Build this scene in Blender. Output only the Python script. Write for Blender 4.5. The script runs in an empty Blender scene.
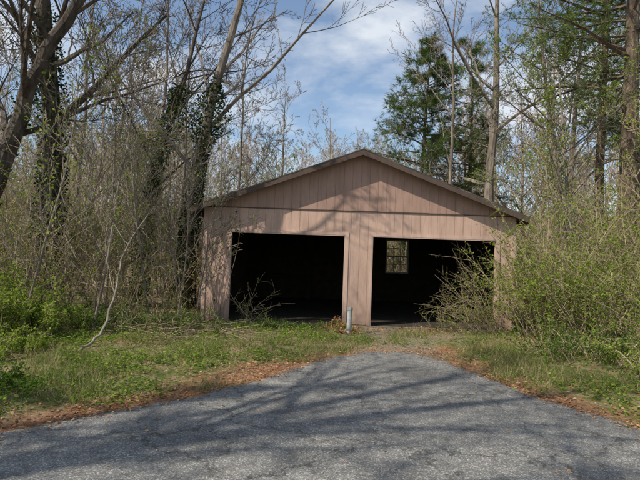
import bpy, math, random
import numpy as np
from mathutils import Vector, Matrix, noise
random.seed(7)
R=random.random
def U(a,b): return a+(b-a)*random.random()
scene=bpy.context.scene
COL=scene.collection

# ------------------------------------------------------------ mesh buffer
class MB:
    def __init__(s): s.v=[]; s.f=[]; s.m=[]
    def tube(s,pts,rad,sides=5,mat=0,cap=False):
        n0=len(s.v); n=len(pts)
        up=None
        for i in range(n):
            a=pts[max(i-1,0)]; b=pts[min(i+1,n-1)]
            d=(b-a)
            if d.length<1e-6: d=Vector((0,0,1))
            d.normalize()
            if up is None:
                ref=Vector((0,0,1)) if abs(d.z)<0.9 else Vector((1,0,0))
                up=d.cross(ref).normalized()
            else:
                up=(up-d*up.dot(d))
                if up.length<1e-4: up=d.orthogonal()
                up.normalize()
            w=d.cross(up); r=rad[i]; p=pts[i]
            for k in range(sides):
                an=2*math.pi*k/sides; c=math.cos(an)*r; q=math.sin(an)*r
                s.v.append((p.x+up.x*c+w.x*q,p.y+up.y*c+w.y*q,p.z+up.z*c+w.z*q))
        for i in range(n-1):
            for k in range(sides):
                a=n0+i*sides+k; b=n0+i*sides+(k+1)%sides
                s.f.append((a,b,b+sides,a+sides)); s.m.append(mat)
        if cap:
            s.f.append(tuple(n0+(n-1)*sides+k for k in range(sides))); s.m.append(mat)
            s.f.append(tuple(n0+k for k in reversed(range(sides)))); s.m.append(mat)
    def leaf(s,p,size,mat=1,asp=0.6,nrm=None):
        d=Vector((U(-1,1),U(-1,1),U(-1,1))); 
        if nrm is not None: d=nrm.cross(d)
        if d.length<1e-3: d=Vector((1,0,0))
        d.normalize()
        e=d.cross(nrm if nrm is not None else Vector((U(-1,1),U(-1,1),U(-1,1))))
        if e.length<1e-3: e=d.orthogonal()
        e.normalize()
        n=len(s.v); a=p; l=d*size; w=e*size*asp*0.5; nn=d.cross(e)*size*0.12
        for q in (a,a+l*0.5+w+nn,a+l,a+l*0.5-w+nn): s.v.append((q.x,q.y,q.z))
        s.f.append((n,n+1,n+2,n+3)); s.m.append(mat)
    def blade(s,p,d,w,mat=1):
        n=len(s.v); e=d.cross(Vector((U(-1,1),U(-1,1),U(-.3,.3))))
        if e.length<1e-4: e=Vector((1,0,0))
        e.normalize(); e*=w*0.5; t=p+d
        for q in (p-e,p+e,t): s.v.append((q.x,q.y,q.z))
        s.f.append((n,n+1,n+2)); s.m.append(mat)
    def box(s,x0,x1,y0,y1,z0,z1,mat=0,zt=None):
        a,b=(z1,z1) if zt is None else zt
        n=len(s.v)
        s.v+= [(x0,y0,z0),(x1,y0,z0),(x1,y1,z0),(x0,y1,z0),(x0,y0,a),(x1,y0,b),(x1,y1,b),(x0,y1,a)]
        for f in ((0,3,2,1),(4,5,6,7),(0,1,5,4),(1,2,6,5),(2,3,7,6),(3,0,4,7)):
            s.f.append(tuple(n+i for i in f)); s.m.append(mat)
    def obj(s,name,mats,parent=None,smooth=False,link=True):
        me=bpy.data.meshes.new(name)
        me.from_pydata(s.v,[],s.f)
        for m in mats: me.materials.append(m)
        me.polygons.foreach_set("material_index",s.m)
        if smooth: me.polygons.foreach_set("use_smooth",[True]*len(s.f))
        me.update()
        if not link: return me
        o=bpy.data.objects.new(name,me); COL.objects.link(o)
        if parent: o.parent=parent
        return o
def empty(name,loc=(0,0,0)):
    e=bpy.data.objects.new(name,None); e.location=loc; e.empty_display_size=.3; COL.objects.link(e); return e

# ------------------------------------------------------------ materials
def newmat(name):
    m=bpy.data.materials.new(name); m.use_nodes=True; nt=m.node_tree; nt.nodes.clear()
    out=nt.nodes.new('ShaderNodeOutputMaterial'); return m,nt,out
def ramp(nt,stops):
    r=nt.nodes.new('ShaderNodeValToRGB'); e=r.color_ramp.elements
    while len(e)<len(stops): e.new(0.5)
    for i,(p,c) in enumerate(stops):
        e[i].position=p; e[i].color=(c[0],c[1],c[2],1)
    return r
def noise_mat(name,stops,scale=5,detail=6,bump=0.3,bdist=0.02,rough=0.9,stretch=(1,1,1),bscale=None,spec=0.2):
    m,nt,out=newmat(name); L=nt.links
    tc=nt.nodes.new('ShaderNodeTexCoord'); mp=nt.nodes.new('ShaderNodeMapping'); mp.inputs['Scale'].default_value=stretch
    L.new(tc.outputs['Object'],mp.inputs[0])
    n=nt.nodes.new('ShaderNodeTexNoise'); n.inputs['Scale'].default_value=scale; n.inputs['Detail'].default_value=detail; n.inputs['Roughness'].default_value=.65
    L.new(mp.outputs[0],n.inputs['Vector'])
    r=ramp(nt,stops); L.new(n.outputs[0],r.inputs[0])
    b=nt.nodes.new('ShaderNodeBsdfPrincipled'); b.inputs['Roughness'].default_value=rough; b.inputs['Specular IOR Level'].default_value=spec
    L.new(r.outputs[0],b.inputs['Base Color'])
    if bump>0:
        n2=nt.nodes.new('ShaderNodeTexNoise'); n2.inputs['Scale'].default_value=bscale or scale*3; n2.inputs['Detail'].default_value=4
        L.new(mp.outputs[0],n2.inputs['Vector'])
        bp=nt.nodes.new('ShaderNodeBump'); bp.inputs['Strength'].default_value=bump; bp.inputs['Distance'].default_value=bdist
        L.new(n2.outputs[0],bp.inputs['Height']); L.new(bp.outputs[0],b.inputs['Normal'])
    L.new(b.outputs[0],out.inputs[0]); return m
def twig_mat(name,a,b_):
    m,nt,out=newmat(name); L=nt.links
    g=nt.nodes.new('ShaderNodeNewGeometry'); r=ramp(nt,[(0,a),(1,b_)]); L.new(g.outputs['Random Per Island'],r.inputs[0])
    d=nt.nodes.new('ShaderNodeBsdfDiffuse'); L.new(r.outputs[0],d.inputs[0]); L.new(d.outputs[0],out.inputs[0]); return m
def leaf_mat(name,stops,trans=0.35):
    m,nt,out=newmat(name); L=nt.links
    g=nt.nodes.new('ShaderNodeNewGeometry'); r=ramp(nt,stops); L.new(g.outputs['Random Per Island'],r.inputs[0])
    d=nt.nodes.new('ShaderNodeBsdfDiffuse'); t=nt.nodes.new('ShaderNodeBsdfTranslucent'); mx=nt.nodes.new('ShaderNodeMixShader')
    mx.inputs[0].default_value=trans
    L.new(r.outputs[0],d.inputs[0]); L.new(r.outputs[0],t.inputs[0]); L.new(d.outputs[0],mx.inputs[1]); L.new(t.outputs[0],mx.inputs[2]); L.new(mx.outputs[0],out.inputs[0])
    return m
M={}
M['bark']=noise_mat('bark_grey',[(.3,(.08,.065,.05)),(.5,(.20,.165,.13)),(.7,(.36,.31,.25))],6,bump=.8,bdist=.03,stretch=(1,1,.25))
M['bark_dark']=noise_mat('bark_dark',[(.3,(.03,.024,.018)),(.5,(.08,.064,.05)),(.72,(.18,.15,.12))],7,bump=.9,bdist=.04,stretch=(1,1,.25))
M['bark_far_hazy']=twig_mat('bark_far_hazy',(.19,.145,.11),(.46,.38,.30))  # paler bark, background haze put into the colour instead of a volume
M['bark_pine']=noise_mat('bark_pine',[(.3,(.035,.026,.019)),(.5,(.11,.08,.058)),(.7,(.22,.165,.12))],8,bump=.9,bdist=.04,stretch=(1,1,.3))
M['stem_tan']=twig_mat('stem_tan',(.15,.105,.065),(.44,.35,.24))
M['leaf_spring']=leaf_mat('leaf_spring',[(0,(.13,.20,.025)),(.5,(.23,.32,.045)),(1,(.36,.41,.09))],.5)
M['leaf_green']=leaf_mat('leaf_green',[(0,(.05,.105,.014)),(.5,(.11,.20,.03)),(1,(.24,.33,.06))],.45)
M['leaf_ivy']=leaf_mat('leaf_ivy',[(0,(.014,.028,.009)),(.6,(.036,.06,.018)),(1,(.11,.13,.045))],.2)
M['leaf_pine']=leaf_mat('leaf_pine',[(0,(.045,.085,.022)),(.5,(.09,.14,.04)),(1,(.17,.215,.07))],.4)
M['leaf_dry']=leaf_mat('leaf_dry',[(0,(.14,.06,.028)),(.35,(.30,.14,.065)),(.7,(.42,.235,.12)),(1,(.52,.37,.23))],.2)
M['grass']=leaf_mat('grass_blades',[(0,(.07,.13,.02)),(.4,(.14,.21,.035)),(.58,(.24,.27,.07)),(.75,(.40,.33,.18)),(1,(.52,.43,.27))],.4)
M['bud_red']=leaf_mat('bud_red',[(0,(.28,.13,.09)),(1,(.44,.25,.17))],.4)

# ------------------------------------------------------------ layout functions
LE=[(-60,-40),(-6,-30),(-2,-12),(1,-6.2),(3,-3.7),(4.17,-2.72),(4.77,-2.1),(5.46,-1.29),(6.4,-.62),(7.37,-.05),(7.9,.35),(8.3,.8)]
RE=[(-60,40),(-6,30),(-2,12),(1,7.2),(3,4.5),(4.86,3.27),(5.94,2.65),(7.07,2.3),(7.8,2.05),(8.3,1.8)]
YE=8.3
def interp(T,y): return float(np.interp(y,[a for a,b in T],[b for a,b in T]))
def edge_l(y): return interp(LE,min(y,YE))+.10*noise.noise(Vector((y*2.0,0,3)))+.04*noise.noise(Vector((y*8,0,3)))
def edge_r(y): return interp(RE,min(y,YE))+.10*noise.noise(Vector((y*2.0,5,3)))+.04*noise.noise(Vector((y*8,5,3)))
def drive_dist(x,y):
    l=edge_l(y); r=edge_r(y)
    dx=max(l-x,x-r); dy=y-YE
    return max(dx*.8,dy)
def garage_dist(x,y):
    return max(-2.8-x,x-4.7,11.3-y,y-18.6)
def sm(a,b,x):
    t=max(0,min(1,(x-a)/(b-a))); return t*t*(3-2*t)
def path_mask(x,y):
    if y>11.5 or y<7.5: return 0
    t=(y-7.8)/3.6; c0=1.3+.9*t; w=.6+1.2*t
    return 1-sm(w*.5,w*1.15,abs(x-c0)+.8*noise.noise(Vector((x*1.5,y*1.5,0))))
def clay(x,y,d):
    return 1-sm(.0,.75,d+.55*noise.noise(Vector((x*1.1,y*1.1,7)))+.25*noise.noise(Vector((x*4,y*4,7))))
def gz(x,y):
    d=drive_dist(x,y); g=garage_dist(x,y)
    k=sm(.1,1.6,d)*sm(.1,2,g)*(1-.8*path_mask(x,y))
    z=k*(.09*noise.noise(Vector((x*.6,y*.6,1)))+.05*noise.noise(Vector((x*2.1,y*2.1,4)))+.06)
    z+=k*.25*sm(2,9,-x-2.5)
    z+=k*.12*sm(2,7,x-4)
    far=sm(28,110,y)*11+sm(25,120,abs(x))*5
    z+=far-1.2*sm(17,30,y)*(1-sm(30,60,y))
    return z

# ------------------------------------------------------------ ground
def axis(lo,hi,c,fine,span,g=1.13):
    a=[c]; s=fine; 
    while a[-1]<hi:
        a.append(a[-1]+s); 
        if abs(a[-1]-c)>span: s*=g
    b=[c]; s=fine
    while b[-1]>lo:
        b.append(b[-1]-s)
        if abs(b[-1]-c)>span: s*=g
    return sorted(set(b[1:]+a))
xs=axis(-400,400,.5,.11,9); ys=axis(-200,600,7,.11,6)
v=[];f=[];cols=[]
for y in ys:
    for x in xs:
        v.append((x,y,gz(x,y)))
        d=drive_dist(x,y)
        cl=clay(x,y,d)
        lit=max(sm(-.05,.3,noise.noise(Vector((x*.8,y*.8,9)))+.4*noise.noise(Vector((x*3,y*3,9)))-.05)*.75, sm(12.5,15,y), sm(5.2,7.5,abs(x-.5))*.5)
        cols.append((lit,path_mask(x,y)*.8,cl,1))
nx=len(xs)
for j in range(len(ys)-1):
    for i in range(nx-1):
        a=j*nx+i; f.append((a,a+1,a+1+nx,a+nx))
me=bpy.data.meshes.new('ground'); me.from_pydata(v,[],f)
ca=me.color_attributes.new('zone','FLOAT_COLOR','POINT'); ca.data.foreach_set('color',[c for q in cols for c in q])
me.polygons.foreach_set("use_smooth",[True]*len(f))
ground=bpy.data.objects.new('ground',me); COL.objects.link(ground)
m,nt,out=newmat('ground_soil_grass'); L=nt.links
tc=nt.nodes.new('ShaderNodeTexCoord')
def N(scale,detail=6,w=0,rough=.65):
    n=nt.nodes.new('ShaderNodeTexNoise'); n.inputs['Scale'].default_value=scale; n.inputs['Detail'].default_value=detail; n.inputs['Roughness'].default_value=rough
    L.new(tc.outputs['Object'],n.inputs['Vector']); return n
gr=ramp(nt,[(.3,(.05,.075,.016)),(.46,(.11,.13,.035)),(.56,(.21,.18,.09)),(.7,(.30,.23,.14))]); L.new(N(7).outputs[0],gr.inputs[0])
vo=nt.nodes.new('ShaderNodeTexVoronoi'); vo.inputs['Scale'].default_value=34; L.new(tc.outputs['Object'],vo.inputs['Vector'])
lf=ramp(nt,[(0,(.12,.075,.045)),(.4,(.27,.18,.11)),(.7,(.36,.26,.17)),(1,(.48,.38,.27))]); 
sep=nt.nodes.new('ShaderNodeSeparateColor'); L.new(vo.outputs['Color'],sep.inputs[0]); L.new(sep.outputs[0],lf.inputs[0])
gv=ramp(nt,[(.3,(.12,.095,.065)),(.5,(.24,.20,.145)),(.7,(.36,.31,.24))]); L.new(N(30).outputs[0],gv.inputs[0])
clr=ramp(nt,[(.3,(.14,.075,.042)),(.5,(.28,.155,.09)),(.7,(.38,.235,.145))]); L.new(N(14,8).outputs[0],clr.inputs[0])
at=nt.nodes.new('ShaderNodeVertexColor'); at.layer_name='zone'; sp=nt.nodes.new('ShaderNodeSeparateColor'); L.new(at.outputs[0],sp.inputs[0])
def mixc(f,a,b):
    x=nt.nodes.new('ShaderNodeMix'); x.data_type='RGBA'; L.new(f,x.inputs[0]); L.new(a,x.inputs[6]); L.new(b,x.inputs[7]); return x.outputs[2]
c=mixc(sp.outputs[0],gr.outputs[0],lf.outputs[0]); c=mixc(sp.outputs[2],c,clr.outputs[0]); c=mixc(sp.outputs[1],c,gv.outputs[0])
b=nt.nodes.new('ShaderNodeBsdfPrincipled'); b.inputs['Roughness'].default_value=.95; b.inputs['Specular IOR Level'].default_value=.1
L.new(c,b.inputs['Base Color']); bp=nt.nodes.new('ShaderNodeBump'); bp.inputs['Strength'].default_value=.9; bp.inputs['Distance'].default_value=.04
L.new(N(18,8).outputs[0],bp.inputs['Height']); L.new(bp.outputs[0],b.inputs['Normal']); L.new(b.outputs[0],out.inputs[0])
me.materials.append(m)

# ------------------------------------------------------------ driveway
yy=[-60,-30,-12,-6]+list(np.arange(-4,YE-.01,.05))+[YE]
v=[];f=[];K=24
for y in yy:
    l=edge_l(y); r=edge_r(y)
    for k in range(K+1):
        t=k/K; x=l+(r-l)*t
        yo=y+(.25*noise.noise(Vector((x*3,0,8)))*sm(7.8,YE,y))
        v.append((x,yo,.006+.018*math.sin(math.pi*t)**.5))
for j in range(len(yy)-1):
    for k in range(K):
        a=j*(K+1)+k; f.append((a,a+1,a+K+2,a+K+1))
me=bpy.data.meshes.new('driveway'); me.from_pydata(v,[],f); me.polygons.foreach_set("use_smooth",[True]*len(f))
drv=bpy.data.objects.new('driveway',me); COL.objects.link(drv)
m,nt,out=newmat('asphalt_weathered'); L=nt.links; tc=nt.nodes.new('ShaderNodeTexCoord')
ag=nt.nodes.new('ShaderNodeTexVoronoi'); ag.inputs['Scale'].default_value=120; L.new(tc.outputs['Object'],ag.inputs['Vector'])
s1=nt.nodes.new('ShaderNodeSeparateColor'); L.new(ag.outputs['Color'],s1.inputs[0])
ac=ramp(nt,[(0,(.10,.097,.092)),(.5,(.165,.16,.15)),(.85,(.235,.228,.213)),(1,(.42,.41,.38))]); L.new(s1.outputs[0],ac.inputs[0])
pn=N(1.1,9); pr=ramp(nt,[(.3,(.58,.58,.59)),(.5,(1,1,1)),(.7,(1.35,1.32,1.26))]); L.new(pn.outputs[0],pr.inputs[0])
def mul(a,b_,fac=1):
    q=nt.nodes.new('ShaderNodeMix'); q.data_type='RGBA'; q.blend_type='MULTIPLY'; q.inputs[0].default_value=fac; L.new(a,q.inputs[6]); L.new(b_,q.inputs[7]); return q.outputs[2]
q3=ramp(nt,[(.35,(.75,.75,.75)),(.65,(1.2,1.2,1.18))]); L.new(N(9,8).outputs[0],q3.inputs[0])
wn=N(2.2,6); va=nt.nodes.new('ShaderNodeVectorMath'); va.operation='MULTIPLY_ADD'; L.new(wn.outputs['Color'],va.inputs[0]); va.inputs[1].default_value=(.9,.9,.0); L.new(tc.outputs['Object'],va.inputs[2])
ck=nt.nodes.new('ShaderNodeTexVoronoi'); ck.feature='DISTANCE_TO_EDGE'; ck.inputs['Scale'].default_value=.8; L.new(va.outputs[0],ck.inputs['Vector'])
cr=ramp(nt,[(0,(.3,.3,.28)),(.007,(.55,.55,.53)),(.013,(1,1,1))]); L.new(ck.outputs['Distance'],cr.inputs[0])
cc=mul(mul(mul(ac.outputs[0],pr.outputs[0]),q3.outputs[0]),cr.outputs[0],.75)
b=nt.nodes.new('ShaderNodeBsdfPrincipled'); b.inputs['Roughness'].default_value=.85; b.inputs['Specular IOR Level'].default_value=.3
L.new(cc,b.inputs['Base Color'])
bp=nt.nodes.new('ShaderNodeBump'); bp.inputs['Strength'].default_value=.6; bp.inputs['Distance'].default_value=.006; L.new(s1.outputs[1],bp.inputs['Height']); L.new(bp.outputs[0],b.inputs['Normal'])
L.new(b.outputs[0],out.inputs[0]); me.materials.append(m)

# ------------------------------------------------------------ garage
def paint_mat(name,base,dirt,k=1.0):
    m,nt,out=newmat(name); L=nt.links; tc=nt.nodes.new('ShaderNodeTexCoord')
    def NN(scale,st,det=6):
        mp=nt.nodes.new('ShaderNodeMapping'); mp.inputs['Scale'].default_value=st; L.new(tc.outputs['Object'],mp.inputs[0])
        n=nt.nodes.new('ShaderNodeTexNoise'); n.inputs['Scale'].default_value=scale; n.inputs['Detail'].default_value=det; n.inputs['Roughness'].default_value=.7; L.new(mp.outputs[0],n.inputs['Vector']); return n
    a=ramp(nt,[(.35,[x*.84 for x in base]),(.65,[min(1,x*1.1) for x in base])]); L.new(NN(1.5,(1,1,.5)).outputs[0],a.inputs[0])
    mk=ramp(nt,[(.48,(0,0,0)),(.75,(1,1,1))]); L.new(NN(3,(3,1,.35),8).outputs[0],mk.inputs[0])
    sx=nt.nodes.new('ShaderNodeSeparateXYZ'); L.new(tc.outputs['Object'],sx.inputs[0])
    mr=nt.nodes.new('ShaderNodeMapRange'); mr.inputs[1].default_value=0; mr.inputs[2].default_value=.75; mr.inputs[3].default_value=1.5; mr.inputs[4].default_value=0; L.new(sx.outputs[2],mr.inputs[0])
    sc=nt.nodes.new('ShaderNodeMath'); sc.operation='MULTIPLY'; L.new(mk.outputs[0],sc.inputs[0]); sc.inputs[1].default_value=.7*k
    nz=NN(7,(1,1,1)); mm=nt.nodes.new('ShaderNodeMath'); mm.operation='MULTIPLY'; L.new(mr.outputs[0],mm.inputs[0]); L.new(nz.outputs[0],mm.inputs[1])
    ad=nt.nodes.new('ShaderNodeMath'); ad.operation='ADD'; ad.use_clamp=True; L.new(sc.outputs[0],ad.inputs[0]); L.new(mm.outputs[0],ad.inputs[1])
    mx=nt.nodes.new('ShaderNodeMix'); mx.data_type='RGBA'; L.new(ad.outputs[0],mx.inputs[0]); L.new(a.outputs[0],mx.inputs[6]); mx.inputs[7].default_value=(*dirt,1)
    b=nt.nodes.new('ShaderNodeBsdfPrincipled'); b.inputs['Roughness'].default_value=.75; b.inputs['Specular IOR Level'].default_value=.25; L.new(mx.outputs[2],b.inputs['Base Color'])
    bp=nt.nodes.new('ShaderNodeBump'); bp.inputs['Strength'].default_value=.35; bp.inputs['Distance'].default_value=.006; L.new(NN(30,(2,2,.15)).outputs[0],bp.inputs['Height']); L.new(bp.outputs[0],b.inputs['Normal'])
    L.new(b.outputs[0],out.inputs[0]); return m
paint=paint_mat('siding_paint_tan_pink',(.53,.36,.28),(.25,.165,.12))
gpaint=paint_mat('gable_paint_shaded',(.38,.245,.19),(.22,.145,.11))  # siding paint darkened: the shade on the gable is put into the colour
trimp=paint_mat('trim_paint',(.56,.39,.31),(.27,.18,.135))
rakep=paint_mat('rake_paint_brown',(.10,.07,.055),(.05,.04,.03))
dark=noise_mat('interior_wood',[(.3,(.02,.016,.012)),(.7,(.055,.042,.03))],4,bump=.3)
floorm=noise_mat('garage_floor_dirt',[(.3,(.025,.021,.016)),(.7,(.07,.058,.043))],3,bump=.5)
shing=noise_mat('shingles',[(.3,(.05,.045,.04)),(.7,(.13,.115,.10))],9,bump=.6)
winm=noise_mat('window_paint',[(.3,(.4,.4,.37)),(.7,(.6,.6,.56))],9,bump=.1)
slabm=noise_mat('concrete_slab',[(.3,(.10,.085,.065)),(.7,(.22,.19,.15))],6,bump=.4)
drip=noise_mat('drip_edge_metal',[(.3,(.30,.27,.24)),(.7,(.45,.42,.38))],6,bump=.1)
G=empty('garage_building',(0,0,0))
X0,X1=-2.72,4.58; XC=.93; Y0,Y1=11.4,18.4; ZW=2.72; PITCH=.375
def zt(x): return ZW+ (X1-XC - abs(x-XC))*PITCH
A0,A1,B0,B1=-2.10,.60,1.23,4.16; H=2.13
w=MB()
T=.10
w.box(X0,A0,Y0+.022,Y0+T,0,ZW-.02); w.box(A1,B0,Y0+.022,Y0+T,0,ZW-.02); w.box(B1,X1,Y0+.022,Y0+T,0,ZW-.02)
w.box(A0,A1,Y0+.022,Y0+T,H,ZW-.02); w.box(B0,B1,Y0+.022,Y0+T,H,ZW-.02)
w.box(X0,XC,Y0+.012,Y0+T,ZW-.02,0,zt=(zt(X0)+.0,zt(XC)-.02)); w.box(XC,X1,Y0+.012,Y0+T,ZW-.02,0,zt=(zt(XC)-.02,zt(X1)))
w.obj('front_wall_framing',[gpaint],G)
w=MB(); g=MB()
gap=.005; sp_=.2028
x=X0
edges=sorted(set([A0,A1,B0,B1]))
while x<X1-1e-4:
    xe=min(x+sp_,X1); a=x+gap/2; b_=xe-gap/2
    cuts=[a]+[e for e in edges if a<e<b_]+[b_]
    for i in range(len(cuts)-1):
        c0,c1=cuts[i],cuts[i+1]; mid=(c0+c1)/2
        zb=H if (A0<mid<A1 or B0<mid<B1) else .03+.03*R()
        w.box(c0,c1,Y0+.001*R()+.012,Y0+.021,zb,ZW-.03)
    if a<XC<b_:
        g.box(a,XC,Y0+.002,Y0+.011,ZW,0,zt=(zt(a)-.02,zt(XC)-.02)); g.box(XC,b_,Y0+.002,Y0+.011,ZW,0,zt=(zt(XC)-.02,zt(b_)-.02))
    else: g.box(a,b_,Y0+.002-.001*R(),Y0+.011,ZW-.006*R(),0,zt=(zt(a)-.02,zt(b_)-.02))
    x=xe
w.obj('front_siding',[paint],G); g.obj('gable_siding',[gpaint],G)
w=MB()
w.box(X0-.003,X1+.003,Y0-.006,Y0+.010,ZW-.028,ZW-.010)
w.obj('flashing_strip',[rakep],G)
w=MB()
tw=.075
for (a,b_) in ((A0,A1),(B0,B1)):
    w.box(a-tw,a-.001,Y0-.006,Y0+.010,.04,H+tw); w.box(b_+.001,b_+tw,Y0-.006,Y0+.010,.04,H+tw); w.box(a,b_,Y0-.006,Y0+.010,H+.003,H+tw)
    w.box(a-.0,a+.02,Y0-.002,Y0+T,.02,H); w.box(b_-.02,b_,Y0-.002,Y0+T,.02,H); w.box(a+.021,b_-.021,Y0-.002,Y0+T,H-.02,H)
w.box(X0-.02,X0+.07,Y0-.008,Y0+.010,.03,ZW-.04); w.box(X1-.07,X1+.02,Y0-.008,Y0+.010,.03,ZW-.04)
w.obj('door_trim',[trimp],G)
w=MB()
y=Y0+T
while y<Y1-.01:
    ye=min(y+.2,Y1)
    w.box(X0,X0+.05,y+.005,ye-.005,0,ZW); w.box(X1-.05,X1,y+.005,ye-.005,0,ZW); y=ye
w.obj('side_walls',[paint],G)
w=MB()
w.box(X0+.052,X0+.07,Y0+T,Y1-.1,0,ZW); w.box(X1-.07,X1-.052,Y0+T,Y1-.1,0,ZW)
yy_=Y0+.6
while yy_<Y1-.2:
    w.box(X0+.072,X0+.16,yy_,yy_+.04,0,ZW); w.box(X1-.16,X1-.072,yy_,yy_+.04,0,ZW); w.box(X0+.1,X1-.1,yy_,yy_+.04,ZW+.0,ZW+.14); yy_+=.61
W0,W1,WZ0,WZ1=2.50,3.36,1.08,2.34
w.box(X0,W0,Y1-.1,Y1,0,ZW); w.box(W1,X1,Y1-.1,Y1,0,ZW); w.box(W0,W1,Y1-.1,Y1,0,WZ0); w.box(W0,W1,Y1-.1,Y1,WZ1,ZW)
w.box(X0,XC,Y1-.1,Y1,ZW+.002,0,zt=(zt(X0),zt(XC))); w.box(XC,X1,Y1-.1,Y1,ZW+.002,0,zt=(zt(XC),zt(X1)))
w.box(.85,.97,14.8,14.92,0,ZW); 
w.box(-2.5,-.3,17.6,18.2,.85,.9); w.box(-2.5,-2.4,17.6,17.7,0,.85); w.box(-.4,-.3,17.6,17.7,0,.85)
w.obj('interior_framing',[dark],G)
w=MB()
fr=.05
w.box(W0,W0+fr,Y1-.13,Y1+.01,WZ0,WZ1); w.box(W1-fr,W1,Y1-.13,Y1+.01,WZ0,WZ1)
w.box(W0+fr,W1-fr,Y1-.13,Y1+.01,WZ0,WZ0+fr); w.box(W0+fr,W1-fr,Y1-.13,Y1+.01,WZ1-fr,WZ1)
zc=(WZ0+WZ1)/2; w.box(W0+fr,W1-fr,Y1-.1,Y1-.05,zc-.03,zc+.03)
for t in (1/3,2/3):
    xx=W0+fr+(W1-W0-2*fr)*t; w.box(xx-.012,xx+.012,Y1-.09,Y1-.06,WZ0+fr,zc-.03); w.box(xx-.012,xx+.012,Y1-.09,Y1-.06,zc+.03,WZ1-fr)
for zz in (WZ0+fr+(zc-WZ0-fr)/2,zc+(WZ1-zc-fr)/2+.01): w.box(W0+fr,W1-fr,Y1-.087,Y1-.063,zz-.012,zz+.012)
w.obj('window_frame',[winm],G)
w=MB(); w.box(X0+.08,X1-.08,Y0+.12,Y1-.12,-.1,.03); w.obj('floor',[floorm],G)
w=MB(); w.box(A0-.1,A1+.1,Y0-.08,Y0+.119,-.1,.02); w.box(B0-.05,B1+.1,Y0-.08,Y0+.119,-.1,.018); w.obj('door_sill_slab',[slabm],G)
# roof
OV=.26; XE0,XE1=X0-OV,X1+OV-.04; YF,YB=Y0-.30,Y1+.3
def slab(w,xa,xb,ya,yb,off0,off1,mat=0):
    n=len(w.v)
    for (x,y,o) in ((xa,ya,off0),(xb,ya,off0),(xb,yb,off0),(xa,yb,off0),(xa,ya,off1),(xb,ya,off1),(xb,yb,off1),(xa,yb,off1)):
        w.v.append((x,y,zt(x)+o))
    for f_ in ((0,3,2,1),(4,5,6,7),(0,1,5,4),(1,2,6,5),(2,3,7,6),(3,0,4,7)):
        w.f.append(tuple(n+i for i in f_)); w.m.append(mat)
w=MB()
slab(w,XE0,XC,YF+.02,YB,0.0,.02); slab(w,XC,XE1,YF+.02,YB,.0,.02)
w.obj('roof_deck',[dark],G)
w=MB()
nrow=14
for r_ in range(nrow):
    a=r_/nrow; b_=(r_+1)/nrow
    for (s,e) in ((XE0,XC),(XE1,XC)):
        xa=s+(e-s)*a; xb=s+(e-s)*b_
        if s>e: xa,xb=xb,xa
        slab(w,xa,xb,YF-.012-.01*R(),YB+.01,.028+.003*(r_%2),.040+.003*(r_%2))
w.obj('roof_shingles',[shing],G)
w=MB(); slab(w,XE0,XC,YF-.008,YF+.02,.021,.027); slab(w,XC,XE1,YF-.008,YF+.02,.021,.027); w.obj('drip_edge',[drip],G)
w=MB()
slab(w,XE0,XC,YF-.004,YF+.018,-.10,.0205); slab(w,XC,XE1,YF-.004,YF+.018,-.10,.0205)
w.obj('rake_boards',[rakep],G)
w=MB()
w.box(XE0-.0,XE0+.022,YF+.02,YB,zt(XE0)-.13,zt(XE0)-.001); w.box(XE1-.022,XE1,YF+.02,YB,zt(XE1)-.13,zt(XE1)-.001)
for i in range(12):
    yv=Y0+.0+i*.61
    slab(w,XE0+.03,X0-.005,yv,yv+.04,-.09,-.002); slab(w,X1+.005,XE1-.03,yv,yv+.04,-.09,-.002)
w.obj('eave_fascia',[rakep],G)
w=MB(); yv=Y0+.5
while yv<Y1:
    slab(w,X0+.1,XC,yv,yv+.04,-.14,-.002); slab(w,XC,X1-.1,yv,yv+.04,-.14,-.002); yv+=.61
w.obj('rafters',[dark],G)

# short utility post
w=MB()
c=Vector((.66,10.2,0)); w.tube([c+Vector((0,0,-.1)),c+Vector((.01,0,.2)),c+Vector((.02,0,.52))],[.05,.05,.048],12,0)
w.tube([c+Vector((.02,0,.51)),c+Vector((.02,0,.55)),c+Vector((.021,0,.575)),c+Vector((.021,0,.58))],[.058,.058,.045,.002],12,1)
w.tube([c+Vector((.0,0,.10)),c+Vector((.0,0,.13))],[.054,.054],12,1)
w.obj('pipe_bollard',[noise_mat('weathered_pvc',[(.3,(.22,.23,.23)),(.7,(.48,.48,.46))],9,bump=.2),noise_mat('cap_grey',[(.3,(.15,.16,.16)),(.7,(.3,.31,.30))],9)],smooth=True)

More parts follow.
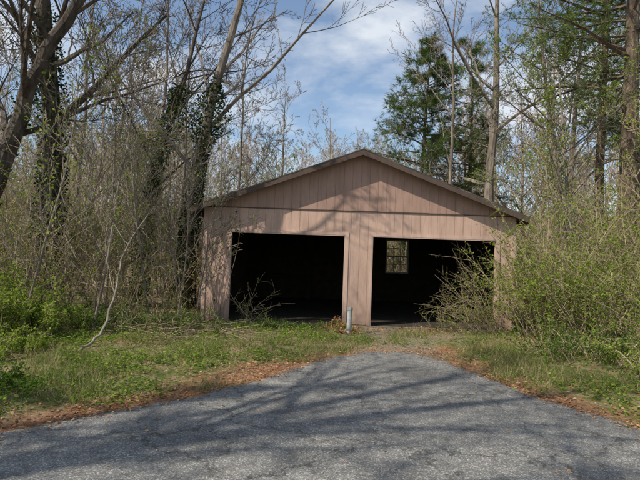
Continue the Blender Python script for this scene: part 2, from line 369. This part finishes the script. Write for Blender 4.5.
# ------------------------------------------------------------ trees
def wander(p,d,length,r0,r1,n,wob,trop):
    pts=[p.copy()]; rad=[r0]; d=d.normalized(); s=length/n
    for i in range(n):
        d=(d+Vector((U(-wob,wob),U(-wob,wob),U(-wob,wob)))+Vector((0,0,trop))).normalized()
        p=p+d*s; pts.append(p.copy()); t=(i+1)/n; rad.append(r0+(r1-r0)*t)
    return pts,rad
def branchdir(d,ang):
    o=d.orthogonal().normalized(); o=Matrix.Rotation(U(0,6.283),3,d)@o
    return (d*math.cos(ang)+o*math.sin(ang)).normalized()
def sub(mb,pts,rad,level,P,tips):
    cnt=P['n'][level]; lo=P['start'][level]
    L_=sum((pts[i+1]-pts[i]).length for i in range(len(pts)-1))
    for c in range(cnt):
        t=lo+(1-lo)*((c+R())/cnt); ff=t*(len(pts)-1); i=min(int(ff),len(pts)-2); u=ff-i
        p=pts[i].lerp(pts[i+1],u); r=rad[i]+(rad[i+1]-rad[i])*u
        d=branchdir((pts[i+1]-pts[i]).normalized(),math.radians(U(*P['ang'][level])))
        ln=P['len'][level]*L_*(1.15-.75*t)*U(.6,1.2)
        r0=max(P['rmin'],min(r*.75,r*P['rr'])*U(.7,1))
        last=level==len(P['n'])-1
        n=2 if last else P.get('seg',5)
        pp,rr=wander(p,d,ln,r0,max(P['rmin']*.6,r0*.25),n,P['wob'],P['trop'])
        mb.tube(pp,rr,3 if (last or level>1) else 5,0)
        if last: tips.append(pp)
        else: sub(mb,pp,rr,level+1,P,tips)
def smoothpath(path,m):
    pts=[]
    for i in range(len(path)-1):
        a=path[max(i-1,0)];b=path[i];c=path[i+1];d=path[min(i+2,len(path)-1)]
        for k in range(m):
            t=k/m; pts.append(.5*((2*b)+(c-a)*t+(2*a-5*b+4*c-d)*t*t+(3*b-a-3*c+d)*t**3))
    pts.append(path[-1]); return pts
def tree(P,h,r,base=Vector((0,0,0)),lean=Vector((0,0,1)),path=None,sides=9):
    mb=MB(); tips=[]
    if path:
        pts=smoothpath(path,5); n=len(pts); rad=[r*(1-.8*(i/(n-1))) for i in range(n)]
        pts=[q+Vector((U(-1,1),U(-1,1),0))*r*.15 for q in pts]
    else:
        pts,rad=wander(base-Vector((0,0,.3)),lean,h,r,r*.12,16,P.get('twob',.06),.05)
    rad[0]*=1.35; rad[1]*=1.08
    mb.tube(pts,rad,sides,0)
    sub(mb,pts,rad,0,P,tips)
    return mb,tips,pts,rad
PB=dict(n=[15,6,5,5],start=[.28,.2,.2,.15],ang=[(30,65),(25,60),(25,60),(25,55)],len=[.42,.5,.5,.55],rr=.5,rmin=.007,wob=.16,trop=.05,twob=.08)
PF=dict(n=[15,6,5,3],start=[.22,.15,.2,.15],ang=[(25,60),(25,55),(25,60),(25,55)],len=[.38,.5,.5,.6],rr=.45,rmin=.012,wob=.15,trop=.08,seg=3)
PS=dict(n=[12,5,4],start=[.15,.15,.1],ang=[(20,55),(20,55),(20,60)],len=[.45,.5,.6],rr=.5,rmin=.006,wob=.17,trop=.08,seg=4)
def addleaves(mb,tips,prob,size,mat=1,n=3,spread=.1):
    for pp in tips:
        if R()>prob: continue
        for k in range(n):
            t=U(0,1); i=min(int(t*(len(pp)-1)),len(pp)-2)
            mb.leaf(pp[i].lerp(pp[i+1],R())+Vector((U(-spread,spread),U(-spread,spread),U(-spread,spread))),size*U(.6,1.3),mat)
def ivy(mb,pts,rad,z0,z1,dens,thick,mat,size=.09,bulge=None):
    for i in range(len(pts)-1):
        a,b=pts[i],pts[i+1]; L_=(b-a).length
        for k in range(int(dens*L_)):
            t=R(); p=a.lerp(b,t)
            if not(z0<p.z<z1): continue
            ra=rad[i]; nz=noise.noise(p*1.6+Vector((3,1,5)))
            if R()<-.1-nz*1.2: continue
            ex=thick*(.3+1.0*max(0,.5+nz))
            if bulge and abs(p.z-bulge[0])<bulge[1]: ex+=bulge[2]*(1-abs(p.z-bulge[0])/bulge[1])
            an=U(0,6.283); rr=ra+ex*R()**.7
            q=p+Vector((math.cos(an)*rr,math.sin(an)*rr,U(-.05,.05)))
            mb.leaf(q,size*U(.6,1.3),mat,.85)

far=[]
for i in range(7):
    h=U(12,17); mb,tips,_,_=tree(PF,h,U(.10,.20),sides=6)
    mats=[M['bark_far_hazy'],M['leaf_spring']]
    if i in (1,5): addleaves(mb,tips,.6,.11,1,2)
    if i in (4,): addleaves(mb,tips,.6,.09,1,2); mats=[M['bark_far_hazy'],M['bud_red']]
    far.append(mb.obj('distant_tree_mesh',mats,link=False))
sap=[]
for i in range(6):
    mb=MB()
    for k in range(7):
        m2_,tp,_,_=tree(PS,U(3,6.5),U(.02,.045),base=Vector((U(-1.2,1.2),U(-1.2,1.2),0)),lean=Vector((U(-.5,.5),U(-.5,.5),1)),sides=4)
        addleaves(m2_,tp,(.8,.25,.5)[i%3],.07,1,2)
        off=len(mb.v); mb.v+=m2_.v; mb.f+=[tuple(q+off for q in f_) for f_ in m2_.f]; mb.m+=m2_.m
    sap.append(mb.obj('undergrowth_mesh',[M['stem_tan'] if i%2 else M['bark_far_hazy'],M['leaf_spring']],link=False))
FM=empty('distant_tree_mass'); UM=empty('woodland_undergrowth')
def inst(me,name,x,y,s,parent,tilt=.04):
    o=bpy.data.objects.new(name,me); COL.objects.link(o); o.parent=parent
    o.location=(x,y,gz(x,y)-.05); o.rotation_euler=(U(-tilt,tilt),U(-tilt,tilt),U(0,6.28)); o.scale=(s*U(.9,1.1),s*U(.9,1.1),s)
    return o
for i in range(175):
    y=24+65*R()**1.1; x=U(-1,1)*(y*.76+3)+1
    s=U(.75,1.1)
    if y<45 and -.34<(x/y)<.10: s*=.66
    if y<34 and .10<x/y<.26: continue
    inst(random.choice(far),'tree',x,y,s,FM)
for i in range(100):
    y=18+32*R()**1.3; x=U(-1,1)*(y*.76+3)
    if garage_dist(x,y)<1.3: continue
    inst(random.choice(sap),'saplings',x,y,U(.7,1.25),UM)
for i in range(18):
    x=U(-12,-4.6); y=U(12,18)
    if garage_dist(x,y)<1.0: continue
    inst(random.choice(sap),'saplings',x,y,U(.6,1.0),UM)
for i in range(13):
    x=U(6.2,12); y=U(11,18)
    inst(sap[random.choice((0,2,3,5))],'saplings',x,y,U(.55,.95),UM)

V=Vector
def place_tree(name,P,h,r,base,lean=V((0,0,1)),path=None,bark='bark',leaf=None,ivyp=None):
    base=V((base[0],base[1],gz(base[0],base[1])))
    if path: path=[V(p)-base for p in path]
    mb,tips,pts,rad=tree(P,h,r,V((0,0,0)),lean,path)
    mats=[M[bark],M['leaf_spring'],M['leaf_ivy']]
    if leaf: addleaves(mb,tips,*leaf[:2],leaf[2],3)
    if ivyp: ivy(mb,pts,rad,*ivyp)
    o=mb.obj(name,mats); o.location=base; return o
place_tree('leaning_oak_tree',PB,0,.22,(-7.0,9),path=[(-7.0,9,-.2),(-6.5,9,1.6),(-5.95,9,3.1),(-5.5,9,4.7),(-4.75,9,6.2),(-3.9,9.3,8.6),(-3.6,9.5,11)],bark='bark_dark',ivyp=(.2,5,90,.07,2,.06))
place_tree('oak_tree',PB,15,.30,(-6.9,12),V((.03,0,1)),bark='bark_dark',ivyp=(.2,7,600,.16,2,.065))
place_tree('ivy_covered_tree',PB,12,.14,(-5.2,14),V((.03,0,1)),bark='bark_dark',ivyp=(.2,6.6,1100,.22,2,.065,(5,1.2,.2)))
place_tree('ivy_covered_tree',PB,14,.19,(-3.75,13.2),V((.02,0,1)),bark='bark',ivyp=(.1,6.3,1100,.14,2,.065,(5.3,.8,.38)))
place_tree('bare_tree',PB,13,.13,(-8.6,10.5),V((.06,0,1)),bark='bark_dark')
place_tree('bare_tree',PB,11,.09,(-4.6,16),V((-.05,0,1)),bark='bark')
place_tree('bare_tree',PB,12,.09,(-8,15),V((.1,0,1)),bark='bark')
place_tree('bare_tree',PB,9.5,.11,(-2.2,21.5),V((.03,0,1)),bark='bark')
place_tree('bare_tree',PB,17,.25,(7.0,20),V((.0,0,1)),bark='bark')
place_tree('bare_tree',PB,14,.14,(9.2,18),V((-.05,0,1)),bark='bark',leaf=(.6,.075,1))
place_tree('bare_tree',PB,15,.12,(5.7,22),V((-.03,0,1)),bark='bark')
place_tree('bare_tree',PB,12,.12,(8.3,15.5),V((-.12,0,1)),bark='bark',leaf=(.4,.07,1))
place_tree('bare_tree',PB,9,.08,(6.6,12.8),V((.05,0,1)),bark='bark',leaf=(.8,.06,1))
PT=dict(PS); PT['n']=[14,6,5]
for (x,y,h,lx,ly,lf_) in ((-4.3,9.2,6.0,.25,0,.3),(-5.2,8.3,5.2,.35,.1,.5),(-3.6,10.6,6.5,-.2,0,.2),(-4.9,11.2,7.0,.1,0,.2),(-3.3,12.2,5.0,-.25,.1,.3),(5.4,11.9,5.0,.1,0,.8),(6.3,10.4,5.5,.15,0,.8),(5.9,8.2,4.2,.1,0,.8)):
    place_tree('sapling_tree',PT,h,.028,(x,y),V((lx,ly,1)),bark='bark' if x<0 else 'stem_tan',leaf=(lf_,.055,1))

def conifer(name,base,h,r,crown0,blen,nb,droop,needle,tufts,bark='bark_pine',dead=0,nt_=14,rmin=.01,wd=.10):
    base=V((base[0],base[1],gz(base[0],base[1])))
    mb=MB(); pts,rad=wander(V((0,0,-.3)),V((U(-.02,.02),0,1)),h,r,r*.15,16,.02,.04); rad[0]*=1.3
    mb.tube(pts,rad,9,0)
    for b in range(nb):
        t=crown0+(1-crown0)*((b+R())/nb); ff=t*16; i=min(int(ff),15); p=pts[i].lerp(pts[i+1],ff-i)
        prof=math.sin(math.pi*min(1,(.12+.88*(t-crown0)/(1-crown0))))**.6*(1-.45*(t-crown0)/(1-crown0))
        ln=blen*max(.2,prof)*U(.45,1.3); an=U(0,6.283); d=V((math.cos(an),math.sin(an),U(-.05,.5)))
        pp,rr=wander(p,d,ln,max(.015,.02*ln),.006,6,.1,-droop)
        mb.tube(pp,rr,4,0)
        for k in range(tufts):
            tt=.2+.8*R(); fi=tt*6; j=min(int(fi),5); q=pp[j].lerp(pp[j+1],fi-j)
            sd=branchdir((pp[j+1]-pp[j]).normalized(),math.radians(U(25,70))); sl=ln*.36*U(.4,1.1)
            e=q+sd*sl+V((0,0,-.05*sl)); mb.tube([q,e],[rmin,.004],3,0)
            for c in range(3):
                c0=q.lerp(e,.3+.7*c/2+U(-.08,.08))
                for z in range(nt_):
                    nd=(sd*.7+V((U(-1,1),U(-1,1),U(-.8,1)))).normalized()*needle*U(.7,1.2)
                    mb.blade(c0+V((U(-.05,.05),U(-.05,.05),U(-.05,.05))),nd,needle*wd,1)
    for b in range(dead):
        t=U(.15,crown0); ff=t*16; i=int(ff); p=pts[i]; an=U(0,6.283)
        pp,rr=wander(p,V((math.cos(an),math.sin(an),U(-.3,.3))),U(.5,2),.018,.005,4,.15,-.02); mb.tube(pp,rr,3,0)
    o=mb.obj(name,[M[bark],M['leaf_pine']]); o.location=base; return o
conifer('pine_tree',(8.2,13),19,.26,.30,4.0,56,.03,.16,15,dead=16)
conifer('pine_tree',(8.9,15.5),17,.18,.36,3.4,44,.03,.16,13,dead=16)
conifer('pine_tree',(7.6,25),14.5,.17,.28,2.6,60,.04,.24,12,dead=6,nt_=9,wd=.09)
conifer('pine_tree',(4.75,24),13.6,.17,.16,3.0,110,.02,.26,15,nt_=10,wd=.09)
conifer('pine_tree',(12.5,19),18,.22,.3,3.6,44,.03,.18,12,dead=8)
conifer('pine_tree',(-9.8,26),9,.15,.2,2.4,36,.03,.24,11)

# trees beside / behind the photographer (they shade the drive)
random.seed(41)
place_tree('bare_tree',PB,14,.24,(-7.8,.2),V((.03,0,1)),bark='bark')
place_tree('bare_tree',PB,16,.26,(-9.5,-2.2),V((.05,0,1)),bark='bark')
place_tree('bare_tree',PB,15,.20,(-5.5,-4),V((.02,0,1)),bark='bark')
conifer('pine_tree',(-11,-1.2),13.5,.22,.42,3.0,30,.03,.18,9)
conifer('pine_tree',(-6.3,-3.6),13,.2,.5,2.6,24,.03,.18,9)
# extra woodland trees
random.seed(52)
place_tree('bare_tree',PB,12,.10,(-6.2,17.5),V((.04,0,1)),bark='bark')
place_tree('bare_tree',PB,13,.12,(-9.0,19),V((.05,0,1)),bark='bark')
place_tree('bare_tree',PB,10,.09,(-3.6,19.5),V((-.03,0,1)),bark='bark')
place_tree('bare_tree',PB,12,.09,(10.2,14.5),V((-.1,0,1)),bark='bark',leaf=(.7,.07,1))
place_tree('sapling_tree',PT,4.2,.022,(-3.0,10.4),V((.05,0,1)),bark='bark',leaf=(.1,.05,1))
place_tree('sapling_tree',PT,3.6,.018,(-2.75,10.9),V((.18,0,1)),bark='bark',leaf=(.1,.05,1))

# ------------------------------------------------------------ shrubs and thickets
def thicket(name,cx,cy,rx,ry,n,h,stem,leaf,leafn,lsize,lean=(0,0),arch=.08,subs=5,rs=.008):
    mb=MB(); base=V((cx,cy,0))
    for i in range(n):
        a=U(0,6.283); q=math.sqrt(R()); x=cx+rx*q*math.cos(a); y=cy+ry*q*math.sin(a)
        hh=h*U(.45,1.1)*(1-.35*q)
        pp,rr=wander(V((x-cx,y-cy,gz(x,y)-.03)),V((U(-.4,.4)+lean[0],U(-.4,.4)+lean[1],1)),hh,rs*U(.7,1.6),rs*.35,8,.14,-arch)
        mb.tube(pp,rr,4,0); tips=[]
        for s in range(subs):
            j=random.randint(2,7); sd=branchdir((pp[j+1 if j<8 else 8]-pp[j]).normalized(),math.radians(U(25,75)))
            p2,r2=wander(pp[j],sd,hh*U(.12,.38),rs*.55,rs*.3,4,.2,-.04); mb.tube(p2,r2,3,0); tips.append(p2)
            if R()<.6:
                p3,r3=wander(p2[2],branchdir(sd,.8),hh*U(.06,.2),rs*.4,rs*.25,2,.2,0); mb.tube(p3,r3,3,0); tips.append(p3)
        if leafn:
            for t_ in tips+[pp[4:]]:
                for k in range(leafn):
                    u=R()*(len(t_)-1); j=min(int(u),len(t_)-2)
                    mb.leaf(t_[j].lerp(t_[j+1],u-j)+V((U(-.04,.04),U(-.04,.04),U(-.04,.04))),lsize*U(.6,1.4),1,.55)
    o=mb.obj(name,[M[stem],M[leaf]]); o.location=base; return o
random.seed(63)
thicket('green_shrub',-5.7,8.2,1.3,.9,150,1.4,'stem_tan','leaf_spring',12,.055)
thicket('green_shrub',-4.9,9.5,.9,.7,60,.9,'stem_tan','leaf_green',9,.05)
thicket('green_shrub',-4.6,6.9,.7,.6,50,.6,'stem_tan','leaf_spring',8,.045,arch=.15)
thicket('green_shrub',-3.6,5.4,.6,.35,30,.32,'stem_tan','leaf_green',8,.04,arch=.15)
thicket('bare_shrub',-5.2,10.2,1.6,1.0,60,3.0,'stem_tan','leaf_spring',3,.045)
thicket('bare_shrub',-3.9,11.6,1.0,.9,45,2.0,'stem_tan','leaf_spring',4,.04)
thicket('bare_shrub',-7.2,10.4,1.5,1.2,50,4.2,'stem_tan','leaf_spring',4,.05,rs=.011)
thicket('bramble_patch',-3.2,9.6,1.5,.8,90,.75,'stem_tan','leaf_green',5,.04,arch=.2)
thicket('bramble_patch',-1.0,10.5,1.0,.4,50,.38,'stem_tan','leaf_green',7,.035,arch=.2)
# right
thicket('honeysuckle_thicket',4.95,10.2,.7,.8,125,3.6,'stem_tan','leaf_spring',10,.05,lean=(-.14,-.03),rs=.007)
thicket('honeysuckle_thicket',6.1,9.3,1.1,1.2,115,3.5,'stem_tan','leaf_spring',9,.05,rs=.007)
thicket('honeysuckle_thicket',7.2,11.6,1.5,1.2,80,5.0,'stem_tan','leaf_spring',11,.06,rs=.010)
thicket('bramble_patch',4.5,8.5,.9,.9,80,.9,'stem_tan','leaf_green',7,.04,arch=.2)
thicket('bramble_patch',5.0,6.7,.9,1.0,70,1.3,'stem_tan','leaf_spring',8,.045,arch=.15)
thicket('bare_shrub',3.85,10.95,.5,.25,36,2.2,'stem_tan','leaf_spring',2,.04,lean=(-.55,0),arch=.07,subs=9,rs=.005)
thicket('bare_shrub',3.0,11.1,.6,.15,12,1.0,'stem_tan','leaf_spring',1,.04,lean=(-.2,0),arch=.08,subs=8,rs=.0045)
thicket('bare_shrub',-1.6,11.0,.3,.2,9,1.6,'stem_tan','leaf_green',1,.04,subs=7,rs=.005)

# wall vine at left corner
mb=MB()
for i in range(6):
    p=V((U(-2.66,-2.2),11.34,0)); pp,rr=wander(p,V((U(-.05,.15),0,1)),U(1.6,2.8),.007,.003,12,.09,.1)
    pp=[V((q.x,min(q.y,11.36)-.01 if q.y>11.2 else 11.3,q.z)) for q in pp]; mb.tube(pp,rr,4,0)
    for k in range(40):
        j=random.randint(0,11); q=pp[j].lerp(pp[j+1],R())
        if q.z>1.7 or R()<.15: mb.leaf(q+V((U(-.08,.08),U(-.06,0),U(-.05,.05))),.045*U(.6,1.3),1,.8)
mb.obj('wall_vine',[M['stem_tan'],M['leaf_ivy']])

def limb(name,paths,mat):
    mb=MB()
    for (P_,r0,r1) in paths:
        pts=smoothpath([V(p) for p in P_],6); n=len(pts); pts=[q+V((U(-1,1),U(-1,1),U(-1,1)))*.012 for q in pts]
        mb.tube(pts,[r0+(r1-r0)*i/(n-1) for i in range(n)],7,0)
    mb.obj(name,[M[mat]],smooth=True)
limb('fallen_branch',[([(-3.75,7.1,.06),(-3.45,7.15,.12),(-3.25,7.4,.38),(-3.3,7.9,.9),(-3.4,8.6,1.7),(-3.1,9.4,2.6),(-2.6,10.0,3.3)],.026,.006),
  ([(-3.3,7.9,.9),(-3.6,8.2,1.5),(-3.8,8.6,2.3)],.009,.003),([(-3.4,8.6,1.7),(-3.9,8.9,2.2),(-4.6,9.2,2.9)],.008,.003),([(-3.1,9.4,2.6),(-2.6,9.6,2.8),(-2.2,9.8,3.3)],.006,.003)],'bark')
mb=MB()
for i in range(190):
    x=random.gauss(-2.5,.8); y=random.gauss(9.2,.45)
    hh=.25*math.exp(-((x+2.5)/.9)**2-((y-9.2)/.5)**2)
    a=U(0,3.14); pp,rr=wander(V((x,y,gz(x,y)+R()*hh+.02)),V((math.cos(a),math.sin(a)*.6,U(-.15,.2))),U(.3,1.1),U(.003,.009),.002,5,.14,-.04)
    pp=[V((q.x,q.y,max(q.z,gz(q.x,q.y)+.01))) for q in pp]; mb.tube(pp,rr,4,0)
mb.obj('brush_pile',[M['stem_tan']])

# ------------------------------------------------------------ grass, leaf litter, weeds
random.seed(74)
def ok(x,y): return drive_dist(x,y)>.02 and garage_dist(x,y)>.05
mb=MB(); cnt=0
while cnt<5400:
    y=3.2+10.5*R(); x=U(-1,1)*(y*.72+1)
    if not ok(x,y): continue
    d=drive_dist(x,y); g=noise.noise(V((x*.8,y*.8,2)))+.45*noise.noise(V((x*3,y*3,2)))
    pr=.4+g*1.7
    pr-=.6*clay(x,y,d)
    pr-=.7*path_mask(x,y)
    if y>12: pr-=.4
    if R()>pr: continue
    cnt+=1; hgt=U(.03,.12)*(1+1.3*max(0,g)); z=gz(x,y)
    for k in range(14):
        q=V((x+random.gauss(0,.07),y+random.gauss(0,.07),z-.01)); mb.blade(q,V((random.gauss(0,.6),random.gauss(0,.6),1)).normalized()*hgt*U(.4,1.5),.007,0)
mb.obj('grass',[M['grass']])
mb=MB(); cnt=0
while cnt<2000:
    y=3.4+8.2*R(); x=U(-1,1)*(y*.72+1)
    if not ok(x,y): continue
    d=drive_dist(x,y)
    if R()>.3+(.25 if x<-1.5 else 0)+noise.noise(V((x*.9,y*.9,22)))*1.6-.5*path_mask(x,y)-.5*clay(x,y,d): continue
    cnt+=1; z=gz(x,y); hh=U(.04,.2); rr_=U(.04,.14)
    for k in range(random.randint(8,22)):
        mb.leaf(V((x+random.gauss(0,rr_),y+random.gauss(0,rr_),z+U(.01,hh))),U(.02,.055),0 if R()<.6 else 1,.7,V((U(-.6,.6),U(-.6,.6),1)).normalized())
mb.obj('ground_weeds',[M['leaf_green'],M['leaf_spring']])
mb=MB(); cnt=0
while cnt<30000:
    y=3.0+11*R()**1.2; x=U(-1,1)*(y*.75+1); d=drive_dist(x,y)
    if garage_dist(x,y)<.02: continue
    if d<0: pr=.6*math.exp(d/.08)+.003
    else: pr=.12+.8*clay(x,y,d)*(.6+.8*noise.noise(V((x*1.7,y*1.7,19))))+.45*max(0,noise.noise(V((x*.8,y*.8,9))))
    if R()>pr: continue
    cnt+=1
    z=gz(x,y)+(.026 if d<.02 else U(.003,.04))
    if R()<.5: mb.leaf(V((x,y,z)),U(.05,.11),0,.07,V((U(-.2,.2),U(-.2,.2),1)).normalized())
    else: mb.leaf(V((x,y,z)),U(.015,.05),0,.75,V((U(-.5,.5),U(-.5,.5),1)).normalized())
for (cx,cy,sx_,n_,hz) in ((.55,10.9,.22,300,.10),(.45,11.28,.18,300,.22),(.6,10.2,.2,200,.06),(2.6,11.1,.7,300,.05)):
    for k in range(n_):
        x=random.gauss(cx,sx_); y=min(11.37,random.gauss(cy,.12)); mb.leaf(V((x,y,gz(x,y)+.01+hz*R()*math.exp(-((x-cx)/sx_)**2))),U(.03,.07),0,.7)
for k in range(500):
    x=U(XE0,XE0+1.1) if R()<.75 else U(XE0,XE1); y=YF+U(0,2.5)*R(); mb.leaf(V((x,y,zt(x)+.05+.02*R())),U(.03,.07),0,.7)
mb.obj('leaf_litter',[M['leaf_dry']])

# ------------------------------------------------------------ light, sky
SUN=Vector((-.74,-.50,.90)).normalized()
el=math.asin(SUN.z); az=math.atan2(SUN.x,SUN.y)
sl=bpy.data.lights.new('sun','SUN'); sl.energy=5.0; sl.angle=math.radians(.5); sl.color=(1,.93,.81)
so=bpy.data.objects.new('sun',sl); COL.objects.link(so); so.rotation_euler=SUN.to_track_quat('Z','Y').to_euler()
wd=bpy.data.worlds.new("World"); scene.world=wd; wd.use_nodes=True; nt=wd.node_tree; nt.nodes.clear(); L=nt.links
out=nt.nodes.new('ShaderNodeOutputWorld'); bg=nt.nodes.new('ShaderNodeBackground'); bg.inputs[1].default_value=.15
sky=nt.nodes.new('ShaderNodeTexSky'); sky.sky_type='NISHITA'; sky.sun_disc=False; sky.sun_elevation=el; sky.sun_rotation=az
sky.air_density=1.1; sky.dust_density=.5; sky.ozone_density=1.3
tc=nt.nodes.new('ShaderNodeTexCoord'); mp=nt.nodes.new('ShaderNodeMapping'); mp.inputs['Scale'].default_value=(1.3,1.3,3.0); mp.inputs['Rotation'].default_value=(0,.35,.6)
L.new(tc.outputs['Generated'],mp.inputs[0]); n=nt.nodes.new('ShaderNodeTexNoise'); n.inputs['Scale'].default_value=2.3; n.inputs['Detail'].default_value=8; n.inputs['Roughness'].default_value=.55; n.inputs['Distortion'].default_value=.25
L.new(mp.outputs[0],n.inputs['Vector'])
cr=ramp(nt,[(.46,(.03,.03,.03)),(.66,(.85,.85,.85))]); L.new(n.outputs[0],cr.inputs[0])
mx=nt.nodes.new('ShaderNodeMix'); mx.data_type='RGBA'; L.new(cr.outputs[0],mx.inputs[0]); L.new(sky.outputs[0],mx.inputs[6]); mx.inputs[7].default_value=(5.7,6.0,6.4,1)
L.new(mx.outputs[2],bg.inputs[0]); L.new(bg.outputs[0],out.inputs[0])
scene.view_settings.view_transform='Standard'; scene.view_settings.look='None'; scene.view_settings.exposure=0

# ------------------------------------------------------------ camera
cam=bpy.data.cameras.new('camera'); cam.sensor_width=36; cam.lens=27.3; cam.clip_end=2000; cam.clip_start=.05
co=bpy.data.objects.new('camera',cam); COL.objects.link(co)
co.matrix_world=Matrix.Translation((0,0,1.6))@Matrix.Rotation(math.radians(92.0),4,'X')@Matrix.Rotation(math.radians(2.0),4,'Z')
scene.camera=co
print('faces',sum(len(o.data.polygons) for o in bpy.data.objects if o.type=='MESH'))
